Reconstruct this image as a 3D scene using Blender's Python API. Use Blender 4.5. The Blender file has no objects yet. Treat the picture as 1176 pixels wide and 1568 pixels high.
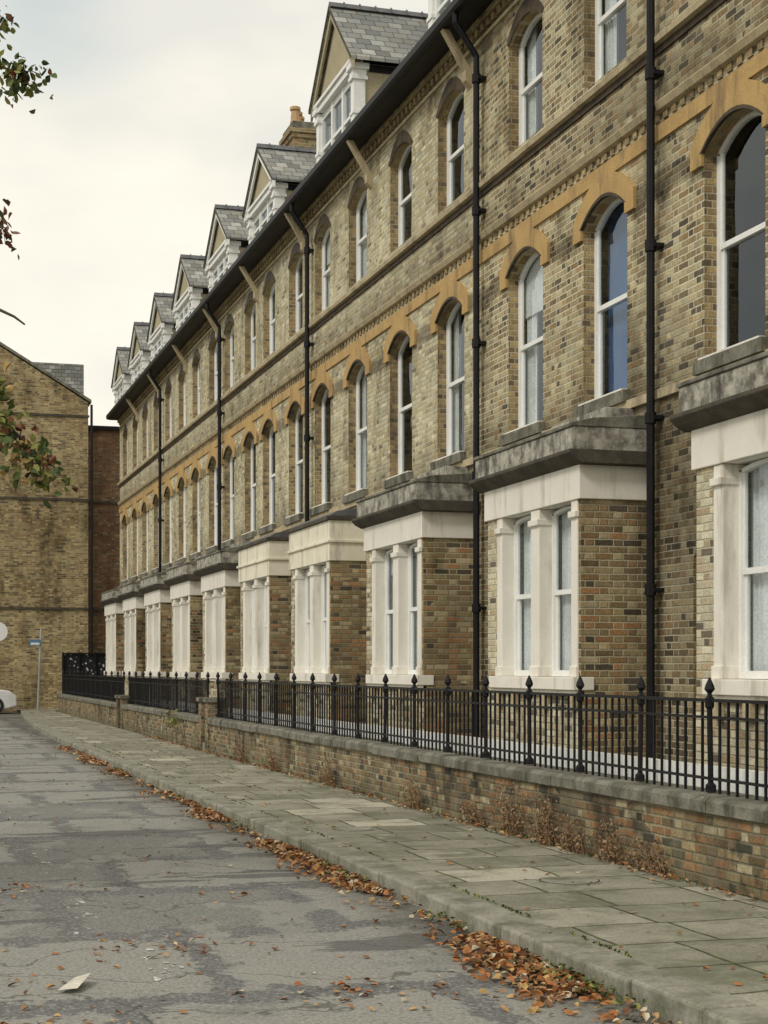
import bpy, math, random
from mathutils import Vector, Matrix, noise
random.seed(7)
R=random.random
def U(a,b): return a+(b-a)*random.random()
sc=bpy.context.scene
TH=math.atan(748/2500); CT=math.cos(TH); ST=math.sin(TH); H=1.6

# ---------------------------------------------------------------- materials
class NT:
    def __init__(s,name):
        s.m=bpy.data.materials.new(name); s.m.use_nodes=True
        s.t=s.m.node_tree; s.b=s.t.nodes['Principled BSDF']; s.out=s.t.nodes['Material Output']
    def n(s,typ,**kw):
        x=s.t.nodes.new(typ)
        for k,v in kw.items(): setattr(x,k,v)
        return x
    def l(s,a,b): s.t.links.new(a,b)
    def put(s,sock,v):
        if hasattr(v,'is_output'): s.l(v,sock)
        else: sock.default_value=v
    def math(s,op,a,b=None,c=None,clamp=False):
        x=s.n('ShaderNodeMath',operation=op); x.use_clamp=clamp
        s.put(x.inputs[0],a)
        if b is not None: s.put(x.inputs[1],b)
        if c is not None: s.put(x.inputs[2],c)
        return x.outputs[0]
    def mr(s,v,a,b,c=0.0,d=1.0,smooth=True):
        x=s.n('ShaderNodeMapRange'); x.interpolation_type='SMOOTHSTEP' if smooth else 'LINEAR'
        s.put(x.inputs[0],v)
        for i,k in enumerate((a,b,c,d)): x.inputs[i+1].default_value=k
        return x.outputs[0]
    def comb(s,x,y,z=0.0):
        c=s.n('ShaderNodeCombineXYZ')
        for i,k in enumerate((x,y,z)): s.put(c.inputs[i],k)
        return c.outputs[0]
    def sep(s,v):
        c=s.n('ShaderNodeSeparateXYZ'); s.l(v,c.inputs[0]); return c.outputs
    def noise(s,vec,scale,detail=4,rough=.6,out=0):
        x=s.n('ShaderNodeTexNoise'); x.inputs['Scale'].default_value=scale
        x.inputs['Detail'].default_value=detail; x.inputs['Roughness'].default_value=rough
        s.l(vec,x.inputs['Vector']); return x.outputs[out]
    def mapv(s,vec,scale=(1,1,1),loc=(0,0,0)):
        x=s.n('ShaderNodeMapping'); x.inputs['Scale'].default_value=scale; x.inputs['Location'].default_value=loc
        s.l(vec,x.inputs['Vector']); return x.outputs[0]
    def ramp(s,f,stops,const=False):
        x=s.n('ShaderNodeValToRGB'); cr=x.color_ramp
        if const: cr.interpolation='CONSTANT'
        while len(cr.elements)<len(stops): cr.elements.new(.5)
        for e,(p,c) in zip(cr.elements,stops):
            e.position=p; e.color=(c[0],c[1],c[2],1)
        s.l(f,x.inputs[0]); return x.outputs[0]
    def mix(s,f,a,b,mode='MIX'):
        x=s.n('ShaderNodeMix',data_type='RGBA',blend_type=mode)
        s.put(x.inputs[0],f)
        for i,k in ((6,a),(7,b)):
            if isinstance(k,tuple): k=(k[0],k[1],k[2],1)
            s.put(x.inputs[i],k)
        return x.outputs[2]
    def bump(s,h,dist,strength=1.0):
        x=s.n('ShaderNodeBump'); x.inputs['Distance'].default_value=dist; x.inputs['Strength'].default_value=strength
        s.l(h,x.inputs['Height']); s.l(x.outputs[0],s.b.inputs['Normal'])
    def fin(s,col,rough=.85,spec=.3):
        s.put(s.b.inputs['Base Color'],col if hasattr(col,'is_output') else (col[0],col[1],col[2],1))
        s.put(s.b.inputs['Roughness'],rough)
        s.b.inputs['Specular IOR Level'].default_value=spec
        return s.m

def gray(v): return (v,v,v)

def wallcoords(k):
    g=k.n('ShaderNodeNewGeometry'); p=k.sep(g.outputs['Position']); n=k.sep(g.outputs['True Normal'])
    sel=k.math('GREATER_THAN',k.math('ABSOLUTE',n[0]),k.math('ABSOLUTE',n[1]))
    u=k.math('ADD',k.math('MULTIPLY',p[1],sel),k.math('MULTIPLY',p[0],k.math('SUBTRACT',1.0,sel)))
    return g.outputs['Position'],u,p[2],p

def tone(c,br,ds):
    l=.3*c[0]+.6*c[1]+.1*c[2]
    t=[(x+(l-x)*ds)*br for x in c]
    return (min(.8,t[0]*.985),min(.8,t[1]*.995),min(.8,t[2]*.89))
def brick_mat(name,cols,mortar,stain=.5,soot=0.0,topdark=0.0,bedge=.0115,pale=(1.35,1.32,1.22),bigw=.5,br=1.0,ds=0.0):
    cols=[(w,tone(c,br,ds)) for w,c in cols]; mortar=tone(mortar,br,ds)
    k=NT(name); pos,u,z,p=wallcoords(k)
    dn=k.sep(k.noise(pos,10,1,out=1))
    u=k.math('ADD',u,k.math('MULTIPLY',k.math('SUBTRACT',dn[0],.5),.018))
    z2=k.math('ADD',z,k.math('MULTIPLY',k.math('SUBTRACT',dn[1],.5),.014))
    zz=k.math('DIVIDE',z2,.075); row=k.math('FLOOR',zz); fz=k.math('FRACT',zz)
    uu=k.math('ADD',k.math('DIVIDE',u,.3375),k.math('MULTIPLY',k.math('MODULO',row,2.0),.5))
    fu=k.math('FRACT',uu); iu=k.math('FLOOR',uu)
    hd=k.math('GREATER_THAN',fu,.667)
    idn=k.math('ADD',k.math('MULTIPLY',iu,2.0),hd)
    wn=k.n('ShaderNodeTexWhiteNoise',noise_dimensions='2D'); k.l(k.comb(idn,row),wn.inputs['Vector'])
    d=k.math('MULTIPLY',k.math('MINIMUM',k.math('MINIMUM',fu,k.math('SUBTRACT',1.0,fu)),k.math('ABSOLUTE',k.math('SUBTRACT',fu,.667))),.3375)
    dz=k.math('MULTIPLY',k.math('MINIMUM',fz,k.math('SUBTRACT',1.0,fz)),.075)
    m=k.math('MINIMUM',d,dz); mask=k.mr(m,.003,bedge)
    tot=sum(c[0] for c in cols); acc=0; stops=[]
    for w,c in cols: stops.append((acc/tot,c)); acc+=w
    big=k.sep(k.noise(pos,.4,2,out=1))
    val=k.math('ADD',wn.outputs['Value'],k.math('MULTIPLY',k.math('SUBTRACT',big[0],.5),bigw),clamp=True)
    val=k.math('MULTIPLY',val,.999)
    bc=k.ramp(val,stops,True)
    wc=k.sep(wn.outputs['Color'])
    bc=k.mix(1.0,bc,k.ramp(wc[1],[(0,gray(.80)),(1,gray(1.18))]),'MULTIPLY')
    fine=k.noise(pos,55,2,.7)
    bc=k.mix(1.0,bc,k.ramp(fine,[(.3,gray(.66)),(.7,gray(1.28))]),'MULTIPLY')
    s1=k.noise(k.mapv(pos,(1,1,.4)),1.3,4,.65)
    mc=k.mix(k.mr(big[1],.42,.62),mortar,tuple(x*.55 for x in mortar))
    col=k.mix(mask,mc,bc)
    col=k.mix(k.mr(s1,.48,.68,0,stain),col,k.mix(1.0,col,(.40,.385,.37),'MULTIPLY'))
    s2=k.noise(k.mapv(pos,(2.2,2.2,.3),(3,1,7)),1.0,3,.6)
    col=k.mix(k.mr(s2,.52,.75,0,stain*.8),col,k.mix(1.0,col,pale,'MULTIPLY'))
    s3=k.mr(s2,.44,.30,0,stain*.6)
    col=k.mix(s3,col,k.mix(1.0,col,(.55,.52,.48),'MULTIPLY'))
    if soot:
        nz=k.math('ADD',z,k.math('MULTIPLY',k.math('SUBTRACT',s1,.5),.5))
        a=k.math('MULTIPLY',k.mr(nz,6.62,6.72),k.mr(nz,6.98,6.87))
        b=k.math('MULTIPLY',k.mr(nz,7.66,7.74),k.mr(nz,8.3,7.8))
        c=k.mr(nz,10.0,10.6)
        dd=k.math('MULTIPLY',k.mr(nz,5.3,4.5),.75)
        sm=k.math('MULTIPLY',k.math('ADD',k.math('ADD',k.math('ADD',a,k.math('MULTIPLY',b,.6)),c),dd,clamp=True),soot)
        col=k.mix(sm,col,k.mix(1.0,col,(.36,.34,.33),'MULTIPLY'))
    if topdark:
        nz=k.math('ADD',z,k.math('MULTIPLY',k.math('SUBTRACT',s1,.5),1.4))
        col=k.mix(k.mr(nz,.28,-.2,0,topdark),col,(.085,.09,.045))
        gm=k.noise(k.mapv(pos,loc=(2,2,2)),2.3,4,.7)
        col=k.mix(k.mr(gm,.47,.62,0,topdark*.8),col,(.17,.15,.10))
        col=k.mix(k.mr(gm,.46,.36,0,topdark*.85),col,(.055,.052,.04))
    h=k.math('ADD',mask,k.math('MULTIPLY',fine,.5))
    k.bump(h,.008,.8)
    return k.fin(col,.9,.15)

def mottled(name,a,b,scale=3,rough=.8,spec=.3,fine=40,bump=.003,dirt=None,dirtamt=.6,zs=1.0,fc=1.0):
    k=NT(name); g=k.n('ShaderNodeNewGeometry'); pos=g.outputs['Position']
    n1=k.noise(k.mapv(pos,(1,1,zs)),scale,4,.65); n2=k.noise(pos,fine,2,.7)
    c=k.mix(k.mr(n1,.35,.68),a,b)
    c=k.mix(1.0,c,k.ramp(n2,[(.3,gray(1-.2*fc)),(.7,gray(1+.15*fc))]),'MULTIPLY')
    if dirt:
        n3=k.noise(k.mapv(pos,(1.5,1.5,.3*zs),(9,2,4)),2.2,4,.7)
        c=k.mix(k.mr(n3,.5,.70,0,dirtamt),c,dirt)
    if bump>.0011: k.bump(n2,bump,.7)
    return k.fin(c,rough,spec)

def flat(name,c,rough=.6,spec=.4,metal=0):
    k=NT(name); k.b.inputs['Metallic'].default_value=metal
    g=k.n('ShaderNodeNewGeometry'); n=k.noise(g.outputs['Position'],14,2,.7)
    return k.fin(k.mix(n,tuple(x*.75 for x in c),tuple(min(1,x*1.2) for x in c)),rough,spec)

M={}
M['brown']=brick_mat('brick_brown_stock',[(2.5,(.30,.225,.14)),(3,(.37,.30,.195)),(2,(.22,.17,.11)),(2.5,(.43,.365,.25)),(1.5,(.12,.10,.08)),(1.2,(.33,.225,.13)),(2,(.39,.34,.245))],(.62,.57,.46),.75,.85,br=1.10,ds=.04)
M['buff']=brick_mat('brick_buff_stock',[(2,(.36,.30,.205)),(4,(.46,.40,.29)),(3,(.41,.35,.245)),(2,(.53,.475,.37)),(.9,(.24,.195,.145)),(1,(.42,.33,.20)),(3,(.46,.415,.32))],(.52,.49,.41),.65,.8,br=1.17,ds=.04)
M['jamb']=brick_mat('brick_jamb',[(2,(.31,.215,.115)),(3,(.38,.28,.15)),(1.5,(.18,.135,.09)),(2,(.33,.235,.14)),(1,(.25,.17,.10))],(.42,.37,.28),.6,.3,br=1.08,ds=0)
M['red']=brick_mat('brick_red_multi',[(2,(.27,.175,.10)),(1.2,(.32,.175,.095)),(2,(.20,.145,.09)),(3,(.34,.265,.16)),(2,(.26,.20,.125)),(1,(.42,.34,.23)),(1.3,(.10,.08,.065))],(.40,.36,.27),.85,br=1.06,ds=0)
M['quoin']=brick_mat('brick_pale_quoin',[(4,(.58,.53,.43)),(1,(.16,.13,.11)),(2,(.44,.34,.24)),(2,(.52,.44,.33))],(.5,.46,.38),.5)
M['gwall']=brick_mat('brick_garden_wall',[(2,(.25,.145,.085)),(1.5,(.30,.175,.10)),(2,(.15,.11,.07)),(2.5,(.29,.225,.145)),(2,(.20,.15,.105)),(1,(.38,.33,.24)),(1.2,(.075,.07,.06))],(.32,.29,.22),1.0,0,.85,.014,br=1.08,ds=0)
M['endb']=brick_mat('brick_end_building',[(2,(.27,.18,.10)),(3,(.35,.26,.15)),(2,(.22,.16,.095)),(2,(.40,.32,.19)),(1.5,(.32,.26,.155)),(1,(.14,.10,.075))],(.38,.33,.24),.8,br=1.1,ds=0)
M['dkred']=brick_mat('brick_dark_red',[(2,(.18,.09,.06)),(2,(.22,.12,.075)),(1,(.12,.085,.065)),(1,(.26,.185,.12))],(.24,.2,.15),.5,br=1.1)
M['orange']=mottled('terracotta_stone',(.50,.335,.14),(.42,.275,.115),2.5,.8,.2,50,.003,(.17,.125,.075),.75)
M['sootstone']=mottled('sooty_stone',(.10,.075,.05),(.045,.037,.03),4,.85,.2)
M['tanband']=mottled('tan_stone',(.50,.42,.27),(.39,.32,.20),3,.8,.2,50,.003,(.15,.125,.09),.65)
M['white']=mottled('white_painted_stone',(.81,.775,.69),(.75,.715,.63),2,.65,.3,60,.001,(.42,.37,.29),.6,fc=.3)
M['cream']=mottled('cream_render',(.81,.76,.62),(.73,.68,.55),2,.75,.3,60,.001,(.34,.31,.25),.65,fc=.4)
M['frame']=mottled('white_window_frame',(.84,.84,.81),(.78,.78,.75),3,.45,.4,30,.0005,fc=.3)
M['coping']=mottled('weathered_coping',(.23,.22,.18),(.11,.105,.08),4,.9,.2,35,.006,(.05,.052,.035),.85)
M['lichen']=mottled('lichen_stone',(.46,.44,.37),(.14,.13,.105),6,.9,.2,30,.006,(.04,.037,.034),.8)
M['dkmould']=mottled('dark_drip_mould',(.055,.048,.04),(.10,.085,.06),4,.8,.3)
M['iron']=mottled('black_painted_iron',(.006,.006,.007),(.012,.012,.013),6,.55,.25,40,.0004)
M['tan']=mottled('tan_render',(.44,.385,.26),(.39,.335,.22),2,.85,.2,40,.001)
M['curtain']=mottled('curtain_cloth',(.80,.79,.77),(.68,.67,.65),3,.9,.1,40,.0005)
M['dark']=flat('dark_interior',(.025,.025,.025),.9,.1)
M['blueblind']=flat('blue_blind',(.045,.12,.27),.8,.2)
M['doorg']=flat('painted_door',(.02,.045,.035),.35,.5)
M['pot']=mottled('terracotta_pot',(.5,.33,.17),(.4,.26,.14),5)
M['lead']=mottled('lead_sheet',(.13,.135,.14),(.09,.09,.095),4,.6,.3)

def glassmat():
    k=NT('window_glass'); t=k.n('ShaderNodeBsdfTransparent'); t.inputs[0].default_value=(.86,.91,.92,1)
    gl=k.n('ShaderNodeBsdfGlossy'); gl.inputs['Roughness'].default_value=.02; gl.inputs[0].default_value=(.84,.92,1,1)
    g=k.n('ShaderNodeNewGeometry'); nn=k.noise(g.outputs['Position'],1.7,1)
    b=k.n('ShaderNodeBump'); b.inputs['Distance'].default_value=.014; b.inputs['Strength'].default_value=.7; k.l(nn,b.inputs['Height'])
    k.l(b.outputs[0],gl.inputs['Normal'])
    # a pane is air on both sides: same reflectance from either face
    ior=k.math('ADD',1.6,k.math('MULTIPLY',g.outputs['Backfacing'],1/1.6-1.6))
    f=k.n('ShaderNodeFresnel'); k.l(ior,f.inputs[0])
    mx=k.n('ShaderNodeMixShader'); k.l(f.outputs[0],mx.inputs[0]); k.l(t.outputs[0],mx.inputs[1]); k.l(gl.outputs[0],mx.inputs[2])
    k.l(mx.outputs[0],k.out.inputs[0]); return k.m
# note: Cycles inverts the IOR itself on back faces, so the value is pre-inverted above
M['glass']=glassmat()

def slatemat():
    k=NT('roof_slate'); pos,u,z,p=wallcoords(k)
    zz=k.math('DIVIDE',z,.15); row=k.math('FLOOR',zz); fz=k.math('FRACT',zz)
    uu=k.math('ADD',k.math('DIVIDE',u,.26),k.math('MULTIPLY',k.math('MODULO',row,2.0),.5))
    wn=k.n('ShaderNodeTexWhiteNoise',noise_dimensions='2D'); k.l(k.comb(k.math('FLOOR',uu),row),wn.inputs['Vector'])
    fu=k.math('FRACT',uu)
    e=k.math('MINIMUM',fu,k.math('SUBTRACT',1.0,fu)); m=k.math('MINIMUM',k.mr(e,.0,.035),k.mr(fz,0.0,.10))
    c=k.ramp(wn.outputs['Value'],[(0,(.15,.155,.15)),(.5,(.22,.225,.215)),(.85,(.29,.29,.27)),(1,(.44,.44,.41))])
    n=k.noise(pos,3,4,.7); c=k.mix(k.mr(n,.45,.7,0,.7),c,(.20,.185,.13))
    c=k.mix(m,(.04,.04,.04),c)
    k.bump(k.math('MULTIPLY',m,k.math('ADD',k.math('SUBTRACT',1.0,fz),.5)),.02,.8)
    return k.fin(c,.75,.3)
M['slate']=slatemat()

def roadmat():
    k=NT('road_asphalt'); g=k.n('ShaderNodeNewGeometry'); pos=g.outputs['Position']; p=k.sep(pos)
    fine=k.noise(pos,42,3,.8); vf=k.n('ShaderNodeTexVoronoi'); vf.inputs['Scale'].default_value=55; k.l(pos,vf.inputs['Vector'])
    chip=k.sep(vf.outputs['Color'])
    c=k.ramp(fine,[(.3,(.075,.077,.077)),(.5,(.15,.152,.148)),(.72,(.28,.28,.265))])
    c=k.mix(k.mr(chip[0],.72,1.0,0,.6),c,(.40,.39,.36))
    dist=k.sep(k.noise(pos,2.6,4,.75,out=1))
    px=k.math('ADD',p[0],k.math('MULTIPLY',k.math('SUBTRACT',dist[0],.5),.6))
    py=k.math('ADD',p[1],k.math('MULTIPLY',k.math('SUBTRACT',dist[1],.5),.9))
    rowf=k.math('DIVIDE',py,2.1); row=k.math('FLOOR',rowf); fy=k.math('FRACT',rowf)
    colf=k.math('ADD',k.math('DIVIDE',px,1.75),k.math('MULTIPLY',k.math('MODULO',row,2.0),.37)); fx=k.math('FRACT',colf)
    ey=k.math('MINIMUM',fy,k.math('SUBTRACT',1.0,fy)); ex=k.math('MINIMUM',fx,k.math('SUBTRACT',1.0,fx))
    wn=k.n('ShaderNodeTexWhiteNoise',noise_dimensions='2D'); k.l(k.comb(k.math('FLOOR',colf),row),wn.inputs['Vector'])
    inside=k.math('MULTIPLY',k.mr(ey,.07,.09),k.mr(ex,.05,.07))
    pm=k.math('MULTIPLY',inside,k.mr(wn.outputs['Value'],.1,.4,.35,1))
    wear=k.noise(pos,.9,4,.7)
    pale=k.ramp(fine,[(.3,(.20,.197,.175)),(.5,(.31,.305,.275)),(.72,(.43,.42,.385))])
    pale=k.mix(k.mr(chip[1],.8,1.0,0,.5),pale,(.14,.14,.13))
    c=k.mix(k.math('MULTIPLY',pm,k.mr(wear,.30,.47,.35,1.0)),c,pale)
    sc_=k.noise(k.mapv(pos,(1,.6,1),(4,4,0)),1.6,5,.7)
    c=k.mix(k.mr(sc_,.57,.59,0,.6),c,k.mix(.5,pale,(.34,.33,.295)))
    tr_=k.noise(k.mapv(pos,(.35,1.3,1),(1,9,0)),.9,4,.65)
    c=k.mix(k.mr(tr_,.595,.61,0,.75),c,k.ramp(fine,[(.3,(.06,.061,.062)),(.6,(.13,.13,.13)),(.75,(.22,.22,.215))]))
    v=k.n('ShaderNodeTexVoronoi',feature='DISTANCE_TO_EDGE'); v.inputs['Scale'].default_value=.5
    vv=k.n('ShaderNodeVectorMath',operation='ADD'); k.l(pos,vv.inputs[0])
    nc=k.n('ShaderNodeTexNoise'); nc.inputs['Scale'].default_value=1.8; nc.inputs['Detail'].default_value=4; k.l(pos,nc.inputs['Vector']); k.l(nc.outputs['Color'],vv.inputs[1])
    k.l(vv.outputs[0],v.inputs['Vector'])
    c=k.mix(k.mr(v.outputs['Distance'],.010,.002,0,.6),c,(.05,.05,.045))
    gd=k.math('MULTIPLY',k.mr(px,2.9,3.5),k.mr(dist[2],.3,.7,.4,1)) 
    c=k.mix(k.math('MULTIPLY',gd,.8),c,(.075,.064,.045))
    k.bump(k.math('ADD',fine,k.math('MULTIPLY',chip[0],.4)),.014,.9)
    return k.fin(c,.85,.25)
M['road']=roadmat()

def flagmat():
    k=NT('pavement_flagstones'); g=k.n('ShaderNodeNewGeometry'); pos=g.outputs['Position']; p=k.sep(pos)
    d=k.sep(k.noise(pos,1.2,2,out=1))
    x=k.math('ADD',p[0],k.math('MULTIPLY',k.math('SUBTRACT',d[0],.5),.09))
    y=k.math('ADD',p[1],k.math('MULTIPLY',k.math('SUBTRACT',d[1],.5),.16))
    yf=k.math('DIVIDE',y,.72); row=k.math('FLOOR',yf); fy=k.math('FRACT',yf)
    w1=k.n('ShaderNodeTexWhiteNoise',noise_dimensions='1D'); k.l(row,w1.inputs['W'])
    wdt=k.math('ADD',.62,k.math('MULTIPLY',w1.outputs['Value'],.42))
    xf=k.math('ADD',k.math('DIVIDE',x,wdt),k.math('MULTIPLY',w1.outputs['Value'],9.0))
    col=k.math('FLOOR',xf); fx=k.math('FRACT',xf)
    w=k.n('ShaderNodeTexWhiteNoise',noise_dimensions='2D'); k.l(k.comb(row,col),w.inputs['Vector'])
    ex=k.math('MULTIPLY',k.math('MINIMUM',fx,k.math('SUBTRACT',1.0,fx)),wdt)
    ey=k.math('MULTIPLY',k.math('MINIMUM',fy,k.math('SUBTRACT',1.0,fy)),.72)
    e=k.math('MINIMUM',ex,ey); m=k.mr(e,.004,.018)
    c=k.ramp(w.outputs['Value'],[(0,(.21,.203,.155)),(.4,(.275,.265,.205)),(.75,(.32,.305,.24)),(.93,(.36,.34,.27)),(1,(.50,.465,.37))])
    fine=k.noise(pos,40,3,.8); c=k.mix(1.0,c,k.ramp(fine,[(.3,gray(.66)),(.7,gray(1.32))]),'MULTIPLY')
    st=k.noise(pos,1.6,5,.7); c=k.mix(k.mr(st,.42,.66,0,.8),c,(.125,.13,.08))
    st2=k.noise(k.mapv(pos,loc=(4,8,0)),3.5,4,.7); c=k.mix(k.mr(st2,.52,.72,0,.55),c,(.42,.40,.32))
    jc=k.mix(k.mr(st2,.45,.55),(.055,.053,.038),(.10,.12,.04))
    c=k.mix(m,jc,c)
    k.bump(k.math('ADD',k.math('ADD',m,k.math('MULTIPLY',fine,.35)),k.math('MULTIPLY',w.outputs['Value'],.3)),.012,.9)
    return k.fin(c,.85,.25)
M['flag']=flagmat()
M['kerb']=mottled('kerb_granite',(.31,.30,.245),(.17,.17,.125),3,.85,.25,40,.006,(.09,.10,.055),.75)
M['ground']=mottled('ground_soil',(.10,.10,.07),(.07,.08,.045),.5,.95,.1)

# ---------------------------------------------------------------- mesh builder
class MB:
    def __init__(s): s.v=[]; s.f=[]; s.mi=[]; s.mats=[]
    def mat(s,k):
        m=M[k]
        if m not in s.mats: s.mats.append(m)
        return s.mats.index(m)
    def poly(s,pts,k):
        i=len(s.v); s.v.extend([tuple(p) for p in pts]); s.f.append(tuple(range(i,i+len(pts)))); s.mi.append(s.mat(k))
    def box(s,x0,x1,y0,y1,z0,z1,k):
        i=len(s.v)
        s.v.extend([(x0,y0,z0),(x1,y0,z0),(x1,y1,z0),(x0,y1,z0),(x0,y0,z1),(x1,y0,z1),(x1,y1,z1),(x0,y1,z1)])
        m=s.mat(k)
        for q in ((3,2,1,0),(4,5,6,7),(0,1,5,4),(1,2,6,5),(2,3,7,6),(3,0,4,7)):
            s.f.append(tuple(i+a for a in q)); s.mi.append(m)
    def prism(s,prof,y0,y1,k,axis='y'):
        n=len(prof); i=len(s.v); m=s.mat(k)
        for yy in (y0,y1):
            for a,b in prof: s.v.append((a,yy,b) if axis=='y' else (yy,a,b))
        for j in range(n):
            q=(j+1)%n; s.f.append((i+j,i+q,i+n+q,i+n+j)); s.mi.append(m)
        s.f.append(tuple(i+j for j in range(n-1,-1,-1))); s.mi.append(m)
        s.f.append(tuple(i+n+j for j in range(n))); s.mi.append(m)
    def tube(s,pts,r,k,seg=8,cap=True):
        i=len(s.v); m=s.mat(k); pts=[Vector(p) for p in pts]; n=len(pts)
        rr=r if isinstance(r,(list,tuple)) else [r]*n
        for j,p in enumerate(pts):
            t=(pts[min(n-1,j+1)]-pts[max(0,j-1)]).normalized()
            a=t.cross(Vector((0,0,1))); 
            if a.length<.05: a=t.cross(Vector((1,0,0)))
            a.normalize(); b=t.cross(a)
            for q in range(seg):
                an=2*math.pi*q/seg; s.v.append(tuple(p+(a*math.cos(an)+b*math.sin(an))*rr[j]))
        for j in range(n-1):
            for q in range(seg):
                w=(q+1)%seg; s.f.append((i+j*seg+q,i+j*seg+w,i+(j+1)*seg+w,i+(j+1)*seg+q)); s.mi.append(m)
        if cap:
            s.f.append(tuple(i+q for q in range(seg))); s.mi.append(m)
            s.f.append(tuple(i+(n-1)*seg+q for q in range(seg-1,-1,-1))); s.mi.append(m)
    def lathe(s,x,y,prof,k,seg=8):
        s.tube([(x,y,z) for r,z in prof],[max(r,.001) for r,z in prof],k,seg)
    def done(s,name,parent=None,smooth=False,bevel=0):
        if not s.v: return None
        me=bpy.data.meshes.new(name); me.from_pydata(s.v,[],s.f)
        for m in s.mats: me.materials.append(m)
        me.polygons.foreach_set('material_index',s.mi)
        if smooth: me.polygons.foreach_set('use_smooth',[True]*len(me.polygons))
        me.update(); o=bpy.data.objects.new(name,me); sc.collection.objects.link(o)
        if parent: o.parent=parent
        if bevel:
            b=o.modifiers.new('bevel','BEVEL'); b.width=bevel; b.segments=2; b.limit_method='ANGLE'
        return o
def empty(name,loc=(0,0,0)):
    o=bpy.data.objects.new(name,None); sc.collection.objects.link(o); o.empty_display_size=.3; return o

XF,XB=7.9,7.1
def arc(a,b,p,r,n=10): 
    return [(a+(b-a)*i/n, p+r*(1-(2*i/n-1)**2)) for i in range(n+1)]
def strip(mb,k,kr,X,u0,u1,v0,v1,ops,depth):
    cur=u0
    for (a,b,s,p,r) in ops:
        mb.poly([(X,cur,v0),(X,a,v0),(X,a,v1),(X,cur,v1)],k)
        if s>v0: mb.poly([(X,a,v0),(X,b,v0),(X,b,s),(X,a,s)],k)
        A=arc(a,b,p,r)
        for (y0,z0),(y1,z1) in zip(A,A[1:]):
            mb.poly([(X,y0,z0),(X,y1,z1),(X,y1,v1),(X,y0,v1)],k)
            mb.poly([(X,y0,z0),(X+depth,y0,z0),(X+depth,y1,z1),(X,y1,z1)],kr)
        mb.poly([(X,a,s),(X+depth,a,s),(X+depth,a,p),(X,a,p)],kr)
        mb.poly([(X,b,s),(X+depth,b,s),(X+depth,b,p),(X,b,p)],kr)
        mb.poly([(X,a,s),(X+depth,a,s),(X+depth,b,s),(X,b,s)],kr)
        cur=b
    mb.poly([(X,cur,v0),(X,u1,v0),(X,u1,v1),(X,cur,v1)],k)

def sash(mb,gb,X,a,b,s,p,r,fw=.06,curt=1,blind=None,ledge=.07):
    top=p+r; x0,x1=X,X+.06
    mb.box(x0,x1,a,a+fw,s,p+.002,'frame'); mb.box(x0,x1,b-fw,b,s,p+.002,'frame')
    mb.box(x0-.02,x1,a+fw,b-fw,s,s+ledge,'frame')
    A=arc(a,b,p,r); B=arc(a+fw,b-fw,p-.03,r*.95)
    for (q,w,e,t) in zip(A,A[1:],B,B[1:]):
        mb.poly([(x0,q[0],q[1]),(x0,w[0],w[1]),(x0,t[0],t[1]),(x0,e[0],e[1])],'frame')
        mb.poly([(x0,e[0],e[1]),(x0,t[0],t[1]),(x1,t[0],t[1]),(x1,e[0],e[1])],'frame')
    mid=s+(top-s)*.5
    mb.box(x0+.012,x1+.02,a+fw,b-fw,mid-.028,mid+.028,'frame')
    mb.box(x0+.035,x1+.005,a+fw,a+fw+.04,s+ledge,mid-.028,'frame'); mb.box(x0+.035,x1+.005,b-fw-.04,b-fw,s+ledge,mid-.028,'frame')
    mb.box(x0+.015,x1-.015,a+fw,a+fw+.035,mid+.028,p,'frame'); mb.box(x0+.015,x1-.015,b-fw-.035,b-fw,mid+.028,p,'frame')
    tl=U(-.004,.004)
    gb.poly([(x0+.05+tl,a+fw,mid),(x0+.05-tl,b-fw,mid),(x0+.05-tl,b-fw,s+ledge),(x0+.05+tl,a+fw,s+ledge)],'glass')
    tl=U(-.004,.004)
    gb.poly([(x0+.03+tl*(1-2*(y-a)/(b-a)),y,z) for y,z in B]+[(x0+.03-tl,b-fw,mid),(x0+.03+tl,a+fw,mid)],'glass')
    xi=X+.13
    if curt:
        w=(b-a)
        if curt==2: cws=(w*.5,w*.5)
        else: cws=(U(.12,.28)*w,U(.2,.4)*w)
        for side,cw in ((0,cws[0]),(1,cws[1])):
            n=18; pts=[]
            for i in range(n+1):
                yy=a+cw*i/n if side==0 else b-cw*i/n
                pts.append((xi+.028*math.sin(i*1.7),yy))
            for q,w_ in zip(pts,pts[1:]):
                mb.poly([(q[0],q[1],s),(w_[0],w_[1],s),(w_[0],w_[1],top),(q[0],q[1],top)],'curtain')
    if curt==3:
        zz=top-U(.3,.9); mb.poly([(xi-.04,a,zz),(xi-.04,b,zz),(xi-.04,b,top),(xi-.04,a,top)],'curtain')
    if blind:
        mb.poly([(xi+.05,a,s),(xi+.05,b,s),(xi+.05,b,top),(xi+.05,a,top)],blind)

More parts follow.
